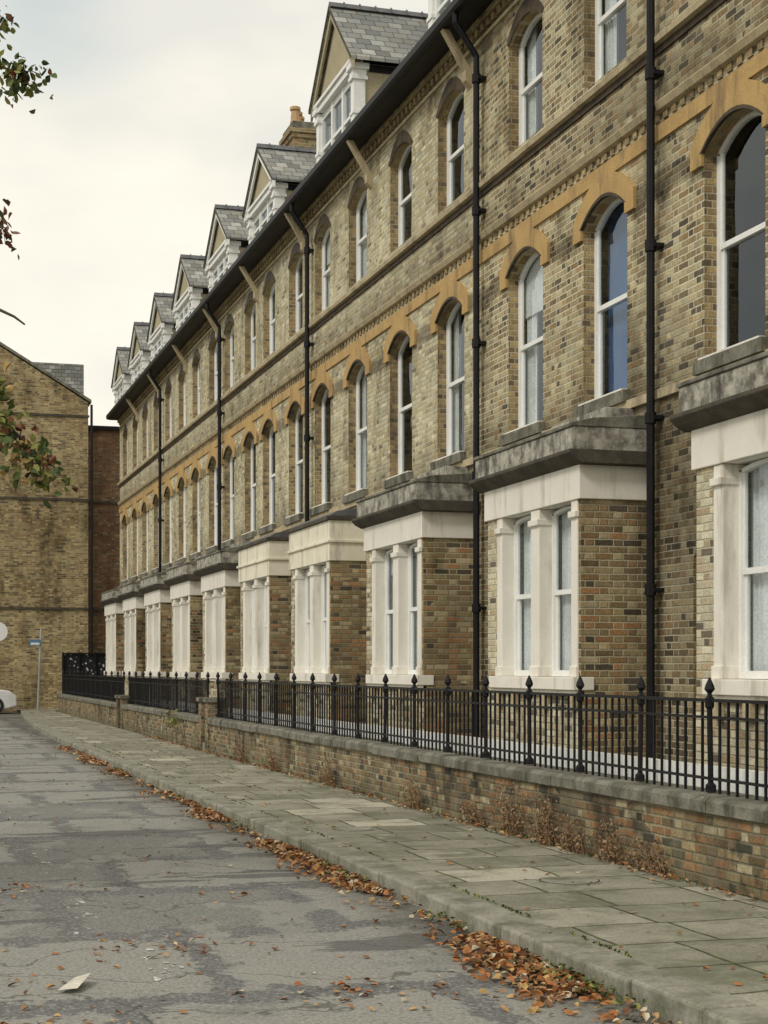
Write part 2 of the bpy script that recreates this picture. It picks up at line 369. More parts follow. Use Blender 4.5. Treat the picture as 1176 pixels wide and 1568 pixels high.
Bs=[5.2,10.75,16.3,21.8,26.9,31.6,36.1,40.7,45.5,50.3,55.1]; END=60.3
DORM=[7,12.6,17.0,22.0,28.8,35.0,39.9,45.0,49.8,54.2,58.6]
PIPES=(10.45,16.0,21.5,31.3,40.4,50.0)
for hi,B in enumerate(Bs):
    E=Bs[hi+1] if hi+1<len(Bs) else END
    par=empty('brick_house')
    k='brown' if hi<=2 else 'buff'
    w=MB(); tr=MB(); wi=MB(); gl=MB()
    c1,c2=B+1.15,B+3.65
    if hi==len(Bs)-1: c2=B+3.7
    HW=.61
    dA,dB=B+3.55,B+4.5
    if dB>E-.15: dA,dB=E-1.1,E-.2
    strip(w,k,'jamb',XF,B,E,.45,4.62,[(dA,dB,.65,2.75,.15)],.25)
    f1=[(c1-HW,c1+HW,4.72,6.84,.22),(c2-HW,c2+HW,4.72,6.84,.22)]
    f2=[(c1-HW+.02,c1+HW-.02,8.5,9.95,.2),(c2-HW+.02,c2+HW-.02,8.5,9.95,.2)]
    strip(w,k,'jamb',XF,B,E,4.62,7.66,f1,.24)
    strip(w,k,'jamb',XF,B,E,7.66,10.78,f2,.24)
    w.poly([(15.5,B,0),(15.5,E,0),(15.5,E,10.8),(15.5,B,10.8)],k)
    if hi==len(Bs)-1: w.poly([(XF,E,0),(15.5,E,0),(15.5,E,10.8),(11.6,E,14.8),(XF,E,10.8)],k)
    if hi==0: w.poly([(XF,B,0),(15.5,B,0),(15.5,B,10.8),(11.6,B,14.8),(XF,B,10.8)],k)
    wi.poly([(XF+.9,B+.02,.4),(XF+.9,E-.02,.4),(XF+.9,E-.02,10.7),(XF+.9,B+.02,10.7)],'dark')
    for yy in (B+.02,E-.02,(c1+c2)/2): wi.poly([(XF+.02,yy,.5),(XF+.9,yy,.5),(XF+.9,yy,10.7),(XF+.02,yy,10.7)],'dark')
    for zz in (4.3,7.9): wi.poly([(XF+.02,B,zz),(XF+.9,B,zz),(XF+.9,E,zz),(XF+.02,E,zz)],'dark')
    for i,(a,b,s,p,r) in enumerate(f1+f2):
        bl='blueblind' if (hi==2 and i==0) else None
        q=R(); sash(wi,gl,XF+.14,a,b,s,p,r,curt=(0 if q<.25 else (1 if q<.7 else (3 if q<.85 else 2))) if not bl else 0,blind=bl)
    wi.box(XF+.2,XF+.25,dA,dB,.65,2.35,'doorg'); wi.box(XF+.18,XF+.25,dA,dB,2.35,2.43,'frame')
    for zz in (.8,1.55):
        for yy in (dA+.1,dA+.52): wi.box(XF+.19,XF+.2,yy,yy+.32,zz,zz+.6,'doorg')
    gl.poly([(XF+.22,dA,2.9),(XF+.22,dB,2.9),(XF+.22,dB,2.43),(XF+.22,dA,2.43)],'glass')
    tr.box(XF-.35,XF,dA-.1,dB+.1,.5,.63,'coping')
    for (a,b,s,p,r) in f1:
        tr.box(XF-.09,XF+.13,a-.08,b+.08,s-.13,s+.005,'coping')
        tr.box(XF-.075,XF+.12,a+.001,b-.001,s+.006,s+.03,'white')
    for (a,b,s,p,r) in f1:
        I=arc(a,b,p,r); I2=arc(a-.04,b+.04,p,r+.04); O=arc(a-.24,b+.24,p+.12,.375)
        xo=XF-.04
        for q,w_,e,t in zip(I,I[1:],I2,I2[1:]):
            tr.poly([(xo-.002,q[0],q[1]),(xo-.002,w_[0],w_[1]),(xo-.002,t[0],t[1]),(xo-.002,e[0],e[1])],'sootstone')
            tr.poly([(xo,q[0],q[1]),(xo,w_[0],w_[1]),(XF+.0,w_[0],w_[1]),(XF+.0,q[0],q[1])],'sootstone')
        for q,w_,e,t in zip(I2,I2[1:],O,O[1:]):
            tr.poly([(xo,q[0],q[1]),(xo,w_[0],w_[1]),(xo,t[0],t[1]),(xo,e[0],e[1])],'orange')
            tr.poly([(xo,e[0],e[1]),(xo,t[0],t[1]),(XF,t[0],t[1]),(XF,e[0],e[1])],'orange')
        for sa,sb in ((a-.24,a),(b,b+.24)):
            tr.box(xo,XF-.002,sa,sb,p-.12,p,'orange')
        tr.poly([(xo,a-.24,p),(xo,a-.04,p),(xo,a-.24,p+.12)],'orange'); tr.poly([(xo,b+.24,p),(xo,b+.04,p),(xo,b+.24,p+.12)],'orange')
        tr.poly([(xo,a-.24,p),(XF,a-.24,p),(XF,a-.24,p+.12),(xo,a-.24,p+.12)],'orange')
    for (a,b,s,p,r) in f2:
        I=arc(a,b,p,r); O=arc(a-.08,b+.08,p+.05,r+.15)
        for q,w_,e,t in zip(I,I[1:],O,O[1:]):
            tr.poly([(XF-.012,q[0],q[1]),(XF-.012,w_[0],w_[1]),(XF-.012,t[0],t[1]),(XF-.012,e[0],e[1])],'sootstone' if hi<5 else 'dkmould')
    tr.prism([(XF,7.57),(XF-.06,7.59),(XF-.09,7.66),(XF-.05,7.70),(XF,7.72)],B,E,'tanband')
    tr.prism([(XF,7.28),(XF-.03,7.28),(XF-.03,7.45),(XF-.0,7.46)],B,E,'orange')
    y=B+.06
    while y<E-.08:
        w.box(XF-.02,XF,y,y+.10,7.49,7.569,'jamb'); y+=.2
    tr.prism([(XF,8.30),(XF-.09,8.31),(XF-.10,8.37),(XF-.05,8.41),(XF,8.44)],B,E,'tanband')
    tr.prism([(XF,8.22),(XF-.03,8.22),(XF-.03,8.298),(XF,8.299)],B,E,'sootstone')
    tr.box(XF-.05,XF,B,E,4.50,4.60,'tanband')
    tr.box(XF-.03,XF,B,E,10.41,10.46,'tanband')
    y=B+.05
    while y<E-.1:
        w.box(XF-.06,XF,y,y+.11,10.50,10.60,'jamb'); y+=.22
    w.box(XF-.09,XF,B,E,10.602,10.70,'jamb')
    rf=MB()
    rf.box(7.50,XF+.0,B,E,10.702,10.76,'iron')
    rf.prism([(7.40,10.86),(7.40,10.76),(7.43,10.72),(7.50,10.71),(7.53,10.76),(7.53,10.86)],B,E,'iron')
    rf.prism([(7.46,10.85),(11.6,14.90),(11.6,14.83),(7.46,10.79)],B,E,'slate')
    rf.prism([(15.9,10.7),(11.6,14.90),(11.6,14.83),(15.9,10.63)],B,E,'slate')
    rf.tube([(11.6,B,14.9),(11.6,E,14.9)],.1,'lead',6)
    yb=B+.22
    rf.prism([(XF,9.98),(XF,10.14),(7.56,10.70),(7.46,10.70)],yb,yb+.11,'tanband')
    rf.prism([(XF,9.90),(XF-.10,10.0),(XF-.10,10.16),(XF,10.2)],yb-.02,yb+.13,'tanband')
    c=DORM[hi]; hw=1.28; xd=7.74; zb=10.85; zt=12.2; zr=13.60
    if hi>=5: zt=11.86; zr=12.93; hw=1.3
    dm=MB()
    for sgn in (-1,1):
        yy=c+sgn*hw
        dm.poly([(xd,yy,zb),(xd+1.6,yy,zb+1.5),(xd+1.6,yy,zt),(xd,yy,zt)],'tan')
        dm.box(xd+.22,xd+1.4,min(yy,yy+sgn*.03),max(yy,yy+sgn*.03),zt-.14,zt-.02,'iron')
        yo=sorted((yy+sgn*.04,yy-sgn*.16))
        dm.box(xd-.07,xd+.14,yo[0],yo[1],zb+.1,zt-.30,'frame')
        dm.box(xd-.11,xd+.18,yo[0]-.03,yo[1]+.03,zt-.30,zt-.24,'frame')
        dm.box(xd-.09,xd+.16,yo[0]-.01,yo[1]+.01,zt-.24,zt-.12,'frame')
        dm.box(xd-.14,xd+.20,yo[0]-.05,yo[1]+.05,zt-.12,zt-.02,'frame')
        dm.box(xd-.09,xd+.16,yo[0]-.02,yo[1]+.02,zb+.45,zb+.51,'frame')
        ye=c+sgn*(hw+.22); ze=zt-.02
        dm.prism([(ye,ze),(c,zr),(c,zr+.07),(ye,ze+.06)],7.57,11.0,'slate',axis='x')
        dm.prism([(ye,ze-.14),(c,zr-.16),(c,zr-.005),(ye,ze-.005)],7.60,7.64,'tan' if hi<5 else 'frame',axis='x')
        dm.prism([(ye,ze+.002),(c,zr+.002),(c,zr+.072),(ye,ze+.062)],7.555,7.569,'dkmould',axis='x')
    dm.prism([(c-hw-.1,zt+.0),(c+hw+.1,zt+.0),(c,zr-.03)],xd-.04,xd+.05,'tan',axis='x')
    dm.box(xd-.1,xd+.1,c-hw+.16,c+hw-.16,zt-.12,zt-.005,'frame')
    dm.box(xd-.14,xd+.1,c-hw-.02,c+hw+.02,zt-.0,zt+.06,'frame')
    dm.box(xd-.12,xd+.1,c-hw,c+hw,zb-.05,zb+.12,'frame')
    L=2*hw-.32
    for i in range(4):
        yy=c-hw+.16+L*i/3
        dm.box(xd-.02,xd+.06,yy-.05,yy+.05,zb+.12,zt-.12,'frame')
    for i in range(3):
        ya=c-hw+.16+L*i/3+.05; yb2=ya+L/3-.10
        dm.box(xd,xd+.05,ya,yb2,zb+.52,zb+.58,'frame'); dm.box(xd,xd+.05,ya,yb2,zt-.25,zt-.121,'frame')
        gl.poly([(xd+.03,ya,zt-.12),(xd+.03,yb2,zt-.12),(xd+.03,yb2,zb+.12),(xd+.03,ya,zb+.12)],'glass')
    dm.poly([(xd+.35,c-hw+.02,zb+.05),(xd+.35,c+hw-.02,zb+.05),(xd+.35,c+hw-.02,zt-.05),(xd+.35,c-hw+.02,zt-.05)],'curtain' if hi%2 else 'dark')
    x=7.57
    while x<10.9:
        dm.prism([(c-.11,zr+.03),(c,zr+.15),(c+.11,zr+.03)],x,x+.27,'lead',axis='x')
        dm.prism([(c-.125,zr+.03),(c,zr+.175),(c+.125,zr+.03)],x+.27,x+.30,'lead',axis='x'); x+=.30
    by=MB(); A,Z=B,B+2.9
    whitepar=hi in (4,5)
    for yy in (A,Z): by.poly([(XB,yy,.45),(XF,yy,.45),(XF,yy,3.43),(XB,yy,3.43)],'red')
    by.poly([(XB,A,.45),(XB,Z,.45),(XB,Z,1.34),(XB,A,1.34)],'quoin')
    dpt=.22
    by.box(XB,XB+dpt,Z-.36,Z-.002,1.341,3.43,'quoin')
    by.box(XB,XB+dpt,A+.002,A+.07,1.50,3.429,'red')
    l1a,l1b=A+.24,A+1.16; l2a,l2b=A+1.42,A+2.36
    piers=((A+.07,l1a),(l1b,l2a),(l2b,Z-.36))
    for ya,yb2 in piers:
        by.box(XB-.015,XB+dpt,ya,yb2,1.50,3.428,'white')
        by.box(XB-.05,XB+dpt-.01,ya-.015,yb2+.015,3.24,3.31,'white'); by.box(XB-.035,XB+dpt-.02,ya-.01,yb2+.01,1.502,1.62,'white')
    for j,(a,b) in enumerate(((l1a,l1b),(l2a,l2b))):
        by.poly([(XB,a,3.429),(XB+.2,a,3.429),(XB+.2,b,3.429),(XB,b,3.429)],'white')
        sash(wi,gl,XB+.14,a+.001,b-.001,1.505,3.37,.05,fw=.055,curt=2 if hi==1 else random.choice((1,1,3,2)))
    wi.poly([(XB+.7,A+.05,.5),(XB+.7,Z-.05,.5),(XB+.7,Z-.05,3.4),(XB+.7,A+.05,3.4)],'dark')
    by.box(XB-.10,XB+.15,A-.02,Z-.30,1.36,1.50,'white'); by.box(XB-.06,XB+.05,A+.0,Z-.32,1.30,1.359,'white')
    for yy in (A+.1,A+.9,A+1.8,A+2.35): by.box(XB-.07,XB,yy,yy+.12,1.14,1.299,'tanband')
    fk='cream' if whitepar else 'white'
    top=3.80 if not whitepar else 4.12
    by.box(XB-.035,XF-.001,A-.035,Z+.035,3.431,top,fk)
    if whitepar: by.box(XB-.07,XF-.001,A-.07,Z+.07,3.74,3.79,fk)
    if not whitepar:
        by.prism([(XB-.04,3.801),(XB-.14,3.85),(XB-.20,3.91),(XB-.20,3.95),(XF-.001,3.95),(XF-.001,3.801)],A-.16,Z+.16,'dkmould')
        by.box(XB-.13,XF-.001,A-.10,Z+.10,3.951,4.20,'lichen')
        by.prism([(XB-.15,4.201),(XB-.15,4.24),(XB+.1,4.30),(XF-.001,4.36),(XF-.001,4.201)],A-.11,Z+.11,'coping')
        by.box(XF-.35,XF-.001,A+.35,A+1.9,4.31,4.50,'lichen')
    else:
        by.box(XB-.08,XF-.001,A-.07,Z+.07,4.121,4.19,'dkmould')
        by.prism([(XB-.04,4.191),(XB+.1,4.28),(XF-.001,4.40),(XF-.001,4.191)],A-.04,Z+.04,'lead')
    w.done('walls',par); tr.done('stone_trim',par); wi.done('windows_and_door',par); gl.done('window_glass',par)
    rf.done('roof',par); dm.done('dormer',par); by.done('bay_window',par,bevel=.008)
    pp=MB()
    for py in PIPES:
        if abs(py-(B-.3))>.12: continue
        xp=XF-.12
        pp.tube([(7.47,py+.0,10.74),(7.47,py,10.60),(xp-.0,py,10.15),(xp,py,9.9),(xp,py,.5)],.047,'iron',8)
        z=9.9
        while z>1:
            pp.tube([(xp,py,z),(xp,py,z-.12)],.066,'iron',8); pp.box(xp,XF,py-.09,py+.09,z-.08,z-.04,'iron'); z-=1.85
    pp.done('drainpipe',par,smooth=False)
    if hi==8:
        ch=MB(); cx,cy=11.1,45.2
        ch.box(cx-.40,cx+.40,cy-.6,cy+.6,13,16.5,'red')
        ch.box(cx-.46,cx+.46,cy-.66,cy+.66,16.5,16.62,'red'); ch.box(cx-.52,cx+.52,cy-.72,cy+.72,16.62,16.75,'red')
        ch.box(cx-.43,cx+.43,cy-.63,cy+.63,16.75,16.95,'coping')
        for q in (-.38,0,.38):
            ch.lathe(cx-.15+q*.4,cy+q,[(.15,16.95),(.13,17.05),(.11,17.3),(.15,17.32),(.15,17.4),(.12,17.42)],'pot',10)
        ch.done('chimney',par)

# ---------------------------------------------------------------- end building
par=empty('brick_end_building'); b=MB()
Y0=65.2; xr=7.3; xl=-5.3; zE=12.1; pk=1.0; zP=zE+(xr-pk)*.60
b.poly([(xl,Y0,-.1),(xr,Y0,-.1),(xr,Y0,zE),(pk,Y0,zP),(xl,Y0,zE)],'endb')
b.poly([(xr,Y0,-.1),(xr,Y0+14,-.1),(xr,Y0+14,zE),(xr,Y0,zE)],'endb'); b.poly([(xl,Y0,-.1),(xl,Y0+14,-.1),(xl,Y0+14,zE),(xl,Y0,zE)],'endb')
b.poly([(xl,Y0+14,-.1),(xr,Y0+14,-.1),(xr,Y0+14,zE),(pk,Y0+14,zP),(xl,Y0+14,zE)],'endb')
for z in (3.9,8.2,11.5):
    b.box(xl,xr+.04,Y0-.05,Y0,z,z+.09,'dkmould')
b.done('walls',par)
b=MB()
b.prism([(xr+.12,zE-.02),(pk,zP+.05),(pk,zP+.16),(xr+.12,zE+.1)],Y0-.08,Y0+.3,'coping')
b.prism([(xl-.12,zE-.02),(pk,zP+.05),(pk,zP+.16),(xl-.12,zE+.1)],Y0-.08,Y0+.3,'coping')
b.prism([(xr+.1,zE-.05),(pk,zP-.02),(pk,zP+.12),(xr+.1,zE+.07)],Y0+.3,Y0+14,'slate')
b.prism([(xl-.1,zE-.05),(pk,zP-.02),(pk,zP+.12),(xl-.1,zE+.07)],Y0+.3,Y0+14,'slate')
b.box(4.6,7.4,Y0+2.5,Y0+5,12.3,14.05,'slate')
b.done('roof',par)
b=MB()
b.box(7.302,12,66.0,70,-.1,11.15,'dkred'); b.box(7.2,12,65.85,70.1,11.15,11.3,'iron')
b.tube([(7.42,65.1,12),(7.42,65.1,0)],.05,'iron')
for z in (3.9,8.2): b.box(7.35,12,65.93,66,z,z+.1,'dkmould')
b.done('link_wing',par)

# ---------------------------------------------------------------- ground, road, pavement
g=MB(); g.poly([(-400,-300,-.135),(400,-300,-.135),(400,600,-.135),(-400,600,-.135)],'ground'); g.done('ground')
g=MB()
def kx(y):
    return 3.6 if y<34 else 3.6+ (y-34)**2*.0011
ys=[-15+i*1.0 for i in range(0,79)]
g.poly([(-3.2,-15,-.12),(5.4,-15,-.12),(5.4,80,-.12),(-3.2,80,-.12)],'road')
g.poly([(-60,58,-.120),(-3.2,58,-.120),(-3.2,66,-.120),(-60,66,-.120)],'road')
g.done('road')
g=MB()
for a,b2 in zip(ys,ys[1:]):
    if b2>64: break
    g.poly([(kx(a)+.20,a,-.012),(kx(a)+.31,a,-.001),(kx(b2)+.31,b2,-.001),(kx(b2)+.20,b2,-.012)],'flag')
    g.poly([(kx(a)+.31,a,-.001),(5.72,a,0),(5.72,b2,0),(kx(b2)+.31,b2,-.001)],'flag')
g.poly([(kx(63)+.0,62.6,.002),(12,62.6,.002),(12,66,.002),(kx(63),66,.002)],'flag')
g.done('pavement')
g=MB()
y=-10
while y<62.5:
    l=U(.75,1.0); a=kx(y)+U(-.014,.010); dz=U(-.004,.010)
    s=kx(y+l)-kx(y)
    i=len(g.v)
    g.box(a,a+.295,y,y+l-.014,-.16,.002+dz,'kerb')
    for j in range(i,i+8):
        v=g.v[j]; g.v[j]=(v[0]+s*(v[1]-y)/l+U(-.006,.006),v[1],v[2]+ (U(-.003,.004)))
    y+=l
g.done('kerb',bevel=.018)
g=MB()
g.box(-5,-3.2,-15,58,-.13,0,'flag'); g.done('pavement')
g=MB(); g.box(6.03,XF,-5,60.5,-.1,.5,'flag'); g.done('forecourt_paving')

for (x,y,r) in ((4.85,11.35,.25),(4.35,15.6,.22)):
    g=MB(); n=28
    g.tube([(x,y,-.02),(x,y,.004)],r,'kerb',n); g.tube([(x,y,.0),(x,y,.006)],r*.92,'dkmould',n); g.tube([(x,y,.0),(x,y,.008)],r*.86,'kerb',n)
    g.done('manhole_cover')

k=NT('worn_road_paint'); gg=k.n('ShaderNodeNewGeometry'); nn=k.noise(gg.outputs['Position'],22,3,.8)
k.fin(k.mix(k.mr(nn,.42,.6),(.60,.59,.55),(.25,.25,.23)),.8,.2); M['paint']=k.m
g=MB()
random.seed(5)
for (cx,cy,n_,sx,sy) in ((1.45,9.4,12,.10,.5),(1.25,11.3,12,.10,.7),(1.3,15,11,.10,1.0),(1.2,20,12,.12,1.5),(.9,22.5,22,.6,.06),(1.0,27,9,.4,1.0)):
    for i in range(n_):
        x=cx+random.gauss(0,sx)*.6; y=cy+random.gauss(0,sy)*.7; r=U(.012,.04); pts=[]
        for q in range(7):
            an=q/7*2*math.pi; rr=r*U(.4,1.3); pts.append((x+rr*math.cos(an)*.7,y+rr*math.sin(an)*1.8,-.1165+i*.00003))
        g.poly(pts,'paint')
g.done('worn_road_marking')

# ---------------------------------------------------------------- garden wall
XW=5.70
def garden(y0,y1):
    g=MB(); g.box(XW,XW+.33,y0,y1,-.05,.545,'gwall')
    y=y0
    while y<y1-.05:
        l=min(U(.8,1.1),y1-y); dz=U(-.006,.006); o=U(-.006,.006)
        g.prism([(XW-.045+o,.547+dz),(XW-.045+o,.63+dz),(XW-.01+o,.660+dz),(XW+.35,.668+dz),(XW+.372,.64+dz),(XW+.372,.547+dz)],y+.003,y+l-.004,'coping'); y+=l
    g.done('garden_wall')
random.seed(9)
garden(2,30.6); garden(31.6,43.0); garden(43.9,60.6)
for yy in (30.75,31.46,43.05,43.85):
    g=MB()
    t=.95 if yy<32 else .8
    g.box(XW-.03,XW+.33,yy-.14,yy+.14,-.05,t,'gwall'); g.box(XW-.07,XW+.37,yy-.18,yy+.18,t+.002,t+.08,'coping')
    g.done('gate_pier')
g=MB()
g.box(XW,XW+.6,30.9,31.31,-.02,.16,'kerb'); g.box(XW+.28,XW+.9,30.9,31.31,.161,.33,'kerb'); g.done('stone_step')
g=MB(); g.box(6.078,6.16,2,42,.45,.835,'frame'); g.done('white_forecourt_kerb')

# ---------------------------------------------------------------- railings
XR=5.87
def rail(y0,y1):
    g=MB()
    g.box(XR-.020,XR+.020,y0,y1,1.345,1.37,'iron'); g.box(XR-.012,XR+.012,y0,y1,1.22,1.24,'iron')
    g.box(XR-.015,XR+.015,y0,y1,.76,.78,'iron')
    n=round((y1-y0)/1.22); st=(y1-y0)/n
    for i in range(n+1):
        y=y0+i*st; lx=U(-.012,.012)
        g.tube([(XR,y,.67),(XR+lx,y,1.3)],[.022,.022],'iron',8)
        g.lathe(XR,y,[(.042,.67),(.042,.72),(.022,.74)],'iron',8)
        g.lathe(XR+lx,y,[(.022,1.29),(.036,1.31),(.036,1.375),(.020,1.39),(.017,1.41),(.042,1.44),(.034,1.47),(.006,1.53)],'iron',8)
        if i<n:
            m=9
            for j in range(1,m):
                yy=y+st*j/m+U(-.006,.006)
                g.box(XR-.009,XR+.009,yy-.009,yy+.009,.66,1.345,'iron')
    g.done('iron_railing')
rail(2.51,30.57); rail(31.65,42.9); rail(44.0,60.4)

k=NT('black_screen_mesh'); gg=k.n('ShaderNodeNewGeometry'); v=k.n('ShaderNodeTexVoronoi'); v.inputs['Scale'].default_value=7; k.l(gg.outputs['Position'],v.inputs['Vector'])
nn=k.noise(gg.outputs['Position'],2.0,3); mm=k.math('MULTIPLY',k.mr(v.outputs['Distance'],.3,.15),k.mr(nn,.46,.52))
k.fin(k.mix(mm,(.012,.013,.014),(.6,.6,.62)),.7,.3); M['screen']=k.m
g=MB(); g.box(5.95,7.75,61.5,61.55,.35,2.12,'screen')
for x in (5.95,6.55,7.15,7.75): g.box(x-.03,x+.03,61.42,61.48,0,2.2,'iron')
g.box(5.95,7.75,61.43,61.47,2.12,2.17,'iron'); g.box(5.95,7.75,61.43,61.47,.28,.34,'iron')
g.done('black_screen_fence')

M['signblue']=flat('sign_blue',(.10,.22,.36),.4); M['steel']=flat('galvanised_steel',(.38,.39,.38),.5); M['signwhite']=flat('sign_white',(.8,.8,.8),.4)
g=MB(); g.tube([(5.15,62.9,0),(5.28,62.9,3.1)],.04,'steel',10); g.box(4.85,5.25,62.83,62.85,2.45,2.68,'signblue'); g.box(4.89,5.21,62.822,62.829,2.48,2.56,'signwhite'); g.box(5.18,5.32,62.85,62.95,2.5,2.54,'steel'); g.box(5.18,5.32,62.85,62.95,2.62,2.66,'steel'); g.done('parking_sign_post')
g=MB(); g.tube([(3.62,62,-.12),(3.62,62,3.3)],.04,'steel',10); g.tube([(3.62,61.95,2.95),(3.62,61.92,2.95)],.36,'signwhite',24); g.done('round_road_sign')

M['carwhite']=flat('car_white_paint',(.75,.75,.75),.25,.6); M['carglass']=flat('car_glass',(.02,.025,.03),.08,.8); M['tyre']=flat('tyre_rubber',(.02,.02,.02),.8)
M['lampc']=flat('headlamp',(.5,.5,.5),.15,.8)
par=empty('parked_car'); g=MB(); ox=.4; oy=63.2
prof=[(0,.25),(0,.62),(.08,.85),(.55,1.0),(.95,1.42),(1.3,1.5),(2.2,1.48),(2.9,1.0),(3.7,.86),(3.92,.66),(3.95,.3),(3.6,.2),(.3,.2)]
def carsec(wd,z):
    return wd if z<1.0 else wd-.25*(z-1.0)/.5
i=len(g.v); m=g.mat('carwhite'); n=len(prof)
for s in (-1,1):
    for a,z in prof: g.v.append((ox+a,oy+s*carsec(.85,z),z-.12))
for j in range(n):
    q=(j+1)%n; g.f.append((i+j,i+q,i+n+q,i+n+j)); g.mi.append(m)
g.f.append(tuple(i+j for j in range(n-1,-1,-1))); g.mi.append(m); g.f.append(tuple(i+n+j for j in range(n))); g.mi.append(m)
g.done('body',par,bevel=.05)
g=MB()
for s in (-1,1):
    pts=[(.7,1.04),(1.02,1.38),(2.15,1.38),(2.72,1.04)]
    g.poly([(ox+a,oy+s*(carsec(.85,z)+.012),z-.12) for a,z in pts],'carglass')
    g.box(ox+3.6,ox+3.93,oy+s*.62-.16,oy+s*.62+.16,.48,.62,'lampc')
g.poly([(ox+2.28,oy-.6,1.34),(ox+2.28,oy+.6,1.34),(ox+2.9,oy+.72,.92),(ox+2.9,oy-.72,.92)],'carglass')
g.done('glazing',par)
g=MB()
for a in (.75,3.15):
    for s in (-1,1):
        g.tube([(ox+a,oy+s*.68,.2),(ox+a,oy+s*.87,.2)],.32,'tyre',20); g.tube([(ox+a,oy+s*.86,.2),(ox+a,oy+s*.885,.2)],.2,'steel',16)
g.done('wheels',par)

# ---------------------------------------------------------------- leaves
def leafm(name,c):
    k=NT(name); g_=k.n('ShaderNodeNewGeometry'); n=k.noise(g_.outputs['Position'],25,1)
    col=k.mix(n,tuple(x*.55 for x in c),tuple(x*1.35 for x in c))
    return k.fin(col,.7,.25)
M['lf1']=leafm('leaf_rust',(.37,.155,.055)); M['lf2']=leafm('leaf_tan',(.44,.28,.14)); M['lf3']=leafm('leaf_brown',(.19,.10,.055)); M['lf4']=leafm('leaf_ochre',(.45,.30,.11)); M['lf5']=leafm('leaf_pale',(.52,.45,.32))
M['wd1']=leafm('dead_weed_brown',(.20,.13,.075)); M['wd2']=leafm('dead_weed_straw',(.34,.24,.14)); M['wd3']=leafm('dead_weed_rust',(.29,.155,.075))
M['gr1']=leafm('leaf_green',(.085,.12,.035)); M['gr2']=leafm('leaf_dark_green',(.045,.065,.025)); M['gr3']=leafm('leaf_yellow_green',(.24,.24,.07)); M['rd']=leafm('leaf_red_brown',(.20,.08,.045))
def leaf(g,p,size,k,flatness=.35,hang=False):
    if hang: nrm=Vector((U(-1,1),U(-1,1),U(-.6,.9)))
    else: nrm=Vector((U(-flatness,flatness),U(-flatness,flatness),1))
    nrm.normalize(); t=Vector((U(-1,1),U(-1,1),U(-1,1))); a=nrm.cross(t)
    if a.length<.01: return
    a.normalize(); b=nrm.cross(a)
    L=size; W=size*U(.5,.8); cu=nrm*size*U(-.1,.35)
    p=Vector(p)
    pts=[p-a*L*.5, p-a*L*.18+b*W*.5+cu, p+a*L*.2+b*W*.42+cu, p+a*L*.55, p+a*L*.2-b*W*.42+cu, p-a*L*.18-b*W*.5+cu]
    i=len(g.v); g.v.extend([tuple(q) for q in pts]); m=g.mat(k)
    g.f.append((i,i+1,i+2,i+3)); g.f.append((i,i+3,i+4,i+5)); g.mi+= [m,m]
random.seed(3)
g=MB()
cols=['lf1']*4+['lf2']*3+['lf3']*4+['lf4']*1+['lf5']
cnt=0
while cnt<5200:
    y=6+ (R()**1.7)*30
    off=abs(random.gauss(0,.13+ .10*max(0,(13-y)/6))); x=kx(y)-.03-off
    dens=noise.noise(Vector((x*1.3,y*.55,0)))
    if dens<-.07+off*.5 and R()<.9: continue
    leaf(g,(x,y,-.108+U(0,.04)*max(0,1-off*2.2)),U(.03,.075),random.choice(cols),.7); cnt+=1
for i in range(1000):
    y=5+R()**1.3*40; x=U(-1.5,3.5)
    if noise.noise(Vector((x*.8,y*.5,3)))<-.02 and R()<.75: continue
    leaf(g,(x,y,-.113),U(.025,.06),random.choice(cols+['lf5','lf2']),.25)
for (cx,cy) in ((.75,7.8),(.25,9.0),(1.6,10),(.9,13),(2.3,8.3)):
    for i in range(50): leaf(g,(cx+random.gauss(0,.3),cy+random.gauss(0,.2),-.11),U(.025,.06),random.choice(cols),.4)
for i in range(330):
    y=7+R()*30; x=kx(y)+.1+R()*2.0; leaf(g,(x,y,.010),U(.025,.055),random.choice(cols),.25)
for i in range(900):
    y=8+R()*30; x=XW-.03-abs(random.gauss(0,.09)); leaf(g,(x,y,.012+U(0,.03)),U(.03,.06),random.choice(cols+['wd1','wd2']),.6)
g.done('fallen_leaves')
g=MB()
for cy in (7.6,7.9,8.6,10.2,12.5,13.4,17,21,27,8.2):
    for i in range(40): leaf(g,(kx(cy)-.05-abs(random.gauss(0,.07)),cy+random.gauss(0,.22),-.09+U(0,.05)),U(.02,.045),random.choice(['gr1','gr3','gr1']),.9)
g.done('gutter_weeds')
M['card']=mottled('wet_cardboard',(.62,.58,.5),(.48,.44,.37),5)
g=MB(); g.poly([(.82,8.75,-.10),(.92,8.72,-.09),(1.02,8.98,-.06),(.94,9.06,-.095)],'card'); g.done('cardboard_litter')

for (yy,hh,sp,nn) in ((13.1,.30,.20,300),(13.7,.38,.22,400),(14.6,.46,.25,520),(15.6,.26,.22,280),(12.3,.30,.2,280),(11.6,.24,.25,220),(17.6,.30,.18,220),(21.5,.32,.2,240),(24.8,.32,.2,240),(27.3,.28,.18,200)):
    g=MB()
    for i in range(34):
        bx=XW-.05+U(-.04,.03); b0=yy+random.gauss(0,sp*.55); hgt=hh*U(.4,1.2)
        tip=(bx-U(0,.12),b0+U(-.14,.14),hgt)
        g.tube([(bx,b0,0),(bx-.02,b0+U(-.03,.03),hgt*.5),tip],[.004,.003,.0015],'wd2' if i%2 else 'wd1',4)
        for q in range(nn//34):
            t=U(.1,1.05); leaf(g,(bx+(tip[0]-bx)*t+U(-.04,.04),b0+(tip[1]-b0)*t+U(-.05,.05),hgt*t+U(-.03,.03)),U(.015,.038),random.choice(['wd1','wd1','wd2','wd3']),1,True)
    g.done('dry_weed')
g=MB()
